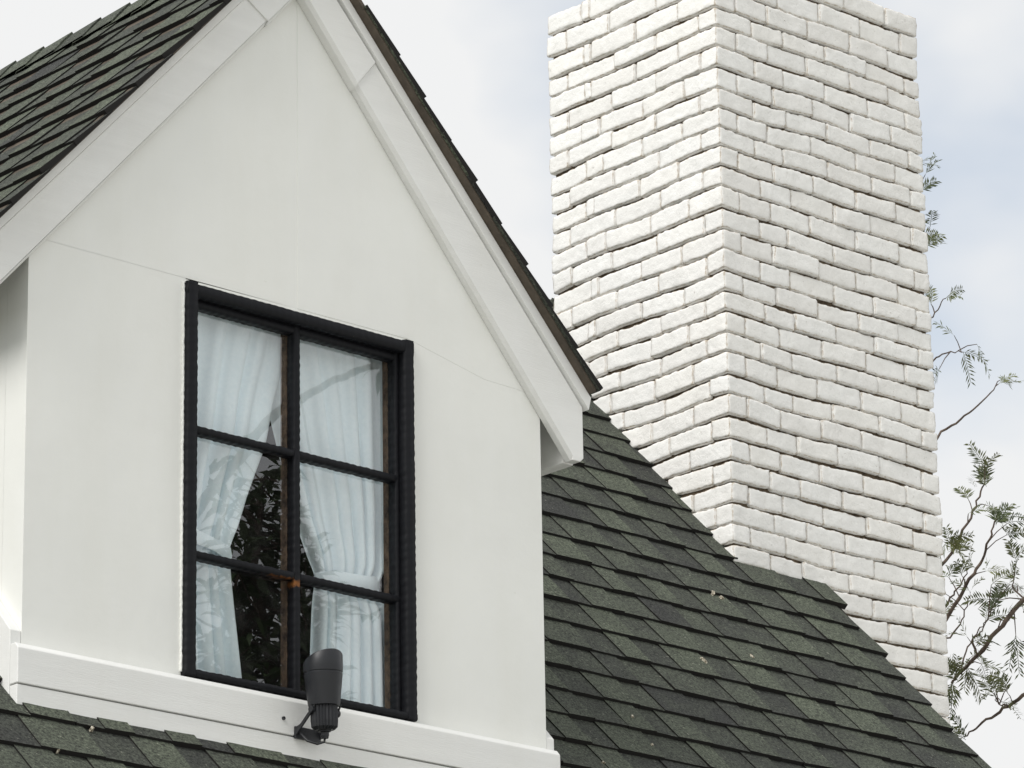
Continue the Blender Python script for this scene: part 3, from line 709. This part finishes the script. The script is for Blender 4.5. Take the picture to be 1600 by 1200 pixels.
for s in (-1, 1):
    strap('arm', [(s*.040, .071, .000), (s*.0405, .055, .004), (s*.041, .0, .046), (s*.041, -.012, .055)], (0, -.016, .026), .0045, LAMP, br)
    vs = []; n = 14
    for xx in (s*.038, s*.047):
        for i in range(n): vs.append((xx, .0+.0095*math.cos(2*math.pi*i/n), .046+.0095*math.sin(2*math.pi*i/n)))
    fs = [(i, (i+1) % n, n+(i+1) % n, n+i) for i in range(n)]+[tuple(range(n)), tuple(range(2*n-1, n-1, -1))]
    fix_normals(mesh_obj('pivot_bolt', vs, fs, LAMP, br))
box('base_plate', -.0425, .0425, .066, .0735, -.018, .014, LAMP, br, .001)
def tube(name, pts, rad, m, parent, n=8):
    vs, fs = [], []; P = [Vector(p) for p in pts]
    rads = rad if isinstance(rad, (list, tuple)) else [rad]*len(P)
    for i, p in enumerate(P):
        d = (P[min(i+1, len(P)-1)]-P[max(i-1, 0)]).normalized(); a = d.orthogonal().normalized() if abs(d.z) > .99 else d.cross(Vector((0, 0, 1))).normalized(); b = d.cross(a)
        for j in range(n): t = 2*math.pi*j/n; vs.append(p+(a*math.cos(t)+b*math.sin(t))*rads[i])
    for i in range(len(P)-1):
        for j in range(n): fs.append((i*n+j, i*n+(j+1) % n, (i+1)*n+(j+1) % n, (i+1)*n+j))
    fs += [tuple(range(n)), tuple(range(len(P)*n-1, (len(P)-1)*n-1, -1))]
    if name is None: return vs, fs
    return mesh_obj(name, vs, fs, m, parent, True)
tube('cable', [(.003, .002, -.024), (.002, .004, -.034), (-.012, .014, -.040), (-.030, .034, -.030), (-.034, .052, -.010), (-.030, .068, -.002)], .0032, LAMP, fl)
tube('screw_hole_shade', [(-.078, .0735, .030), (-.078, .069, .030)], .005, LAMP, fl)  # black disc standing in for the shade inside an open screw hole

# ------------------------------------------------------------------ trees
def add(acc, vf):
    n0 = len(acc[0]); acc[0].extend(vf[0]); acc[1].extend([tuple(n0+i for i in f) for f in vf[1]])
def smooth_path(pts, sub=4, wob=.0, rnd=random):
    P = [Vector(p) for p in pts]; outp = []
    for i in range(len(P)-1):
        a, b, c, d = P[max(i-1, 0)], P[i], P[i+1], P[min(i+2, len(P)-1)]
        for k in range(sub):
            t = k/sub
            q = .5*((2*b)+(c-a)*t+(2*a-5*b+4*c-d)*t*t+(3*b-a-3*c+d)*t**3)
            outp.append(q+Vector((rnd.uniform(-wob, wob), rnd.uniform(-wob, wob), rnd.uniform(-wob, wob))))
    outp.append(P[-1]); return outp
def frond(acc, p, d, ln, rnd):
    """small pinnate leaf: a thin rachis with needle leaflets both sides"""
    d = d.normalized(); side = d.cross(Vector((rnd.uniform(-1, 1), rnd.uniform(-1, 1), rnd.uniform(.2, 1)))).normalized(); nrm = side.cross(d)
    n = max(5, int(ln/.0095)); droop = rnd.uniform(.1, .5)
    prev = p
    for i in range(1, n+1):
        t = i/n; q = p+d*ln*t-Vector((0, 0, 1))*droop*ln*t*t
        wv = side*.0011; add(acc, ([prev-wv, prev+wv, q+wv, q-wv], [(0, 1, 2, 3)]))
        for s in (-1, 1):
            if rnd.random() < .12: continue
            l = rnd.uniform(.034, .060)*(1-.45*t); dirn = (side*s*.8+d*rnd.uniform(.5, .9)+nrm*rnd.uniform(-.3, .3)).normalized()
            ww = d.cross(dirn).cross(dirn).normalized()*.0032
            m_ = q+dirn*l*.5-Vector((0, 0, .002)); e = q+dirn*l-Vector((0, 0, .006))
            add(acc, ([q, m_-ww, e, m_+ww], [(0, 1, 2, 3)]))
        prev = q
def feather_tree(name, label, trunk, limbs, tufts, seed):
    rnd = random.Random(seed); base = Vector(trunk[0])
    root = thing(name, label, 'tree', base, 'feathery trees behind the house')
    acc = ([], [])
    tp = smooth_path(trunk, 5, .02, rnd); n = len(tp)
    add(acc, tube(None, tp, [.11*(1-.75*i/n) for i in range(n)], None, None, 9))
    o = mesh_obj('trunk', [v-base for v in acc[0]], acc[1], BARK, root, True)
    fol = ([], []); tw = ([], [])
    for (pts, ra, rb, dens) in limbs:
        pp = smooth_path(pts, 5, .005, rnd); n = len(pp)
        add(tw, tube(None, pp, [ra+(rb-ra)*i/(n-1) for i in range(n)], None, None, 6))
        for i in range(n):
            if rnd.random() < dens*.72*(.25+.75*i/n):
                d = (pp[min(i+1, n-1)]-pp[max(i-1, 0)]).normalized()
                sd = (d*.6+Vector((rnd.uniform(-1, 1), rnd.uniform(-1, 1), rnd.uniform(-.5, 1)))).normalized()
                e = pp[i]+sd*rnd.uniform(.04, .13)
                add(tw, tube(None, [pp[i], (pp[i]+e)/2+Vector((0, 0, .008)), e], [.0028, .0022, .0014], None, None, 4))
                for _ in range(rnd.randint(1, 3)):
                    fd = (sd+Vector((rnd.uniform(-1, 1), rnd.uniform(-1, 1), rnd.uniform(-.6, .8)))*.8).normalized()
                    frond(fol, e, fd, rnd.uniform(.07, .13), rnd)
        for _ in range(2):
            d = (pp[-1]-pp[-3]).normalized(); frond(fol, pp[-1], (d+Vector((rnd.uniform(-1, 1), rnd.uniform(-1, 1), rnd.uniform(-.7, .9)))*.7).normalized(), rnd.uniform(.07, .13), rnd)
    for (p, d, k) in tufts:
        for _ in range(k): frond(fol, p+Vector((rnd.uniform(-.03, .03),)*3), (d+Vector((rnd.uniform(-1, 1), rnd.uniform(-1, 1), rnd.uniform(-.7, .9)))*.6).normalized(), rnd.uniform(.07, .13), rnd)
    mesh_obj('branches', [v-base for v in tw[0]], tw[1], BARK, root, True)
    mesh_obj('foliage', [v-base for v in fol[0]], fol[1], FEATHER, root)
    return root
D1 = 18.2
q = lambda x, y, d=0: at(x, y, D1+d)
tbase = at(1400, 1500, 18.4); tbase.z = 0
jn = q(1420, 1120, .2)
limbsA = [
    ([jn, q(1450, 1010), q(1478, 966, -.1), q(1510, 915, -.2), q(1534, 875, -.2), q(1549, 835, -.3), q(1557, 806, -.3)], .012, .0028, .55),
    ([jn, q(1440, 930, .2), q(1478, 876, .2), q(1512, 818, .3), q(1530, 775, .3), q(1539, 750, .3)], .010, .0025, .6),
    ([q(1450, 1010), q(1480, 943, .3), q(1500, 915, .3), q(1514, 888, .3)], .006, .002, .25),
    ([q(1450, 1010), q(1484, 995, -.2), q(1506, 962, -.2), q(1516, 925, -.2)], .005, .002, .2),
    ([q(1440, 930, .2), q(1440, 760, .4), q(1466, 684, .5), q(1500, 655, .5), q(1535, 628, .5), q(1560, 600, .5)], .008, .002, .16),
    ([q(1440, 760, .4), q(1430, 620, .6), q(1452, 570, .6), q(1480, 552, .6), q(1505, 550, .6)], .006, .0018, .5),
    ([q(1430, 620, .6), q(1435, 520, .7), q(1462, 490, .7), q(1478, 466, .7)], .005, .0018, .45),
    ([q(1435, 520, .7), q(1420, 420, .8), q(1432, 392, .8), q(1444, 384, .8)], .004, .0016, .3),
    ([q(1420, 420, .8), q(1425, 320, .9), q(1430, 306, .9), q(1438, 298, .9)], .004, .0016, .2),
    ([q(1425, 320, .9), q(1425, 270, .9), q(1428, 262, .9), q(1433, 256, .9)], .003, .0014, .2),
]
feather_tree('feathery_tree', 'feathery leaved tree poking out behind the right edge of the brick chimney', [tbase, at(1405, 1400, 18.4), jn], limbsA,
    [(q(1488, 860, .2), Vector((.3, -.2, .3)), 7), (q(1482, 845, .2), Vector((.5, -.3, -.1)), 6), (q(1555, 815, -.3), Vector((.3, -.3, .5)), 6), (q(1540, 755, .3), Vector((0, 0, 1)), 7)], 5)
tb2 = at(1900, 1300, 17.4); tb2.z = 0
D1 = 17.0
jn2 = q(1760, 900)
limbsB = [
    ([jn2, q(1680, 900), q(1600, 936), q(1565, 978, -.1), q(1528, 1022, -.1), q(1500, 1052), q(1487, 1068)], .013, .005, .45),
    ([q(1528, 1022, -.1), q(1520, 1000, -.2), q(1534, 985, -.2), q(1546, 957, -.2)], .004, .0018, .6),
    ([q(1500, 1052), q(1512, 1010, .2), q(1530, 985, .2), q(1540, 970, .2)], .004, .0018, .4),
    ([q(1600, 936), q(1584, 920, .1), q(1585, 905, .1)], .004, .0018, .8),
    ([jn2, q(1700, 1020), q(1650, 1056), q(1600, 1088), q(1560, 1112, .1), q(1530, 1133, .1), q(1506, 1151, .1)], .012, .0028, .14),
    ([q(1575, 1103), q(1562, 1100, -.1), q(1556, 1092, -.1)], .003, .0016, .8),
    ([jn2, q(1740, 700), q(1700, 560)], .014, .004, .3),
    ([jn2, q(1830, 760), q(1860, 600)], .014, .004, .3),
]
feather_tree('feathery_tree', 'feathery leaved tree whose bare limbs reach in from the right of the chimney', [tb2, at(1880, 1150, 17.3), jn2], limbsB,
    [(q(1496, 1058), Vector((-.2, 0, .6)), 8), (q(1490, 1066), Vector((-.3, .2, -.6)), 6), (q(1510, 1040), Vector((.2, -.2, -.6)), 5), (q(1508, 1150), Vector((-.5, .3, .4)), 3)], 9)

# broad-leaved tree across the garden: seen mirrored in the panes
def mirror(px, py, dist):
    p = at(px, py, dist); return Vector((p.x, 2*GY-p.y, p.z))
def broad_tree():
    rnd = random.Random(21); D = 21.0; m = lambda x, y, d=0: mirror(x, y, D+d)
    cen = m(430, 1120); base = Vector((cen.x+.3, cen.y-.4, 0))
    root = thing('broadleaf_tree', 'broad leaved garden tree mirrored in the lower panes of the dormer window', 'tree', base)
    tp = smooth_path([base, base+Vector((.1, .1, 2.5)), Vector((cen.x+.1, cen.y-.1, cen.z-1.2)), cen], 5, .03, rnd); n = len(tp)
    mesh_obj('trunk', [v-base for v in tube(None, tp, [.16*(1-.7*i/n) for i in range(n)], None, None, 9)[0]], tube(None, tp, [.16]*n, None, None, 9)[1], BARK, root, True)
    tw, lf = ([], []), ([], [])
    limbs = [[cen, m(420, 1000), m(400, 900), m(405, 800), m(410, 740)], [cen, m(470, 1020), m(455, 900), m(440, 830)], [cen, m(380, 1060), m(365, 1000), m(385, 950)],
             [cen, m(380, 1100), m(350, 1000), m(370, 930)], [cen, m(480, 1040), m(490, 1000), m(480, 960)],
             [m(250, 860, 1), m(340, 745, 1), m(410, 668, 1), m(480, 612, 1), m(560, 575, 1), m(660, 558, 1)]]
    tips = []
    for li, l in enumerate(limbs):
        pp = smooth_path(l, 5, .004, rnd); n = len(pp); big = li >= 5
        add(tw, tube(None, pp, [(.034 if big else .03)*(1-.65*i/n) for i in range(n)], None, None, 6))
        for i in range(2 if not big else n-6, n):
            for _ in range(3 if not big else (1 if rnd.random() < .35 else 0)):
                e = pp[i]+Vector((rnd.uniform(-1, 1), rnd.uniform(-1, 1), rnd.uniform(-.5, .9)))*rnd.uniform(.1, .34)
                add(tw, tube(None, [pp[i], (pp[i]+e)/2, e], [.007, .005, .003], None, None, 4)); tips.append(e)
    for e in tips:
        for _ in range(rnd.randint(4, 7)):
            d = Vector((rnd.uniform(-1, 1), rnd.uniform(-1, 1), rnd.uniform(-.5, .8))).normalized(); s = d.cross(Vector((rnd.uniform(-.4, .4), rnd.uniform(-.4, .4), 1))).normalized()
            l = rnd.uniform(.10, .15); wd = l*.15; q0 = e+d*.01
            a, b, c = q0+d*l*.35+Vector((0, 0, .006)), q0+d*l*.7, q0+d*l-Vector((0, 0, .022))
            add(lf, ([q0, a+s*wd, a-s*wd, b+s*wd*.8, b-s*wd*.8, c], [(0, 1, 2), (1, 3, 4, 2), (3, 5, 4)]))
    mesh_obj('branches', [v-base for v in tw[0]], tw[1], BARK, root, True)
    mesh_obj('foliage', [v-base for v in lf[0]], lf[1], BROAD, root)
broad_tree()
print('bricks', n_brick, 'main shingles', n_main, 'dormer shingles', n_l, n_r)
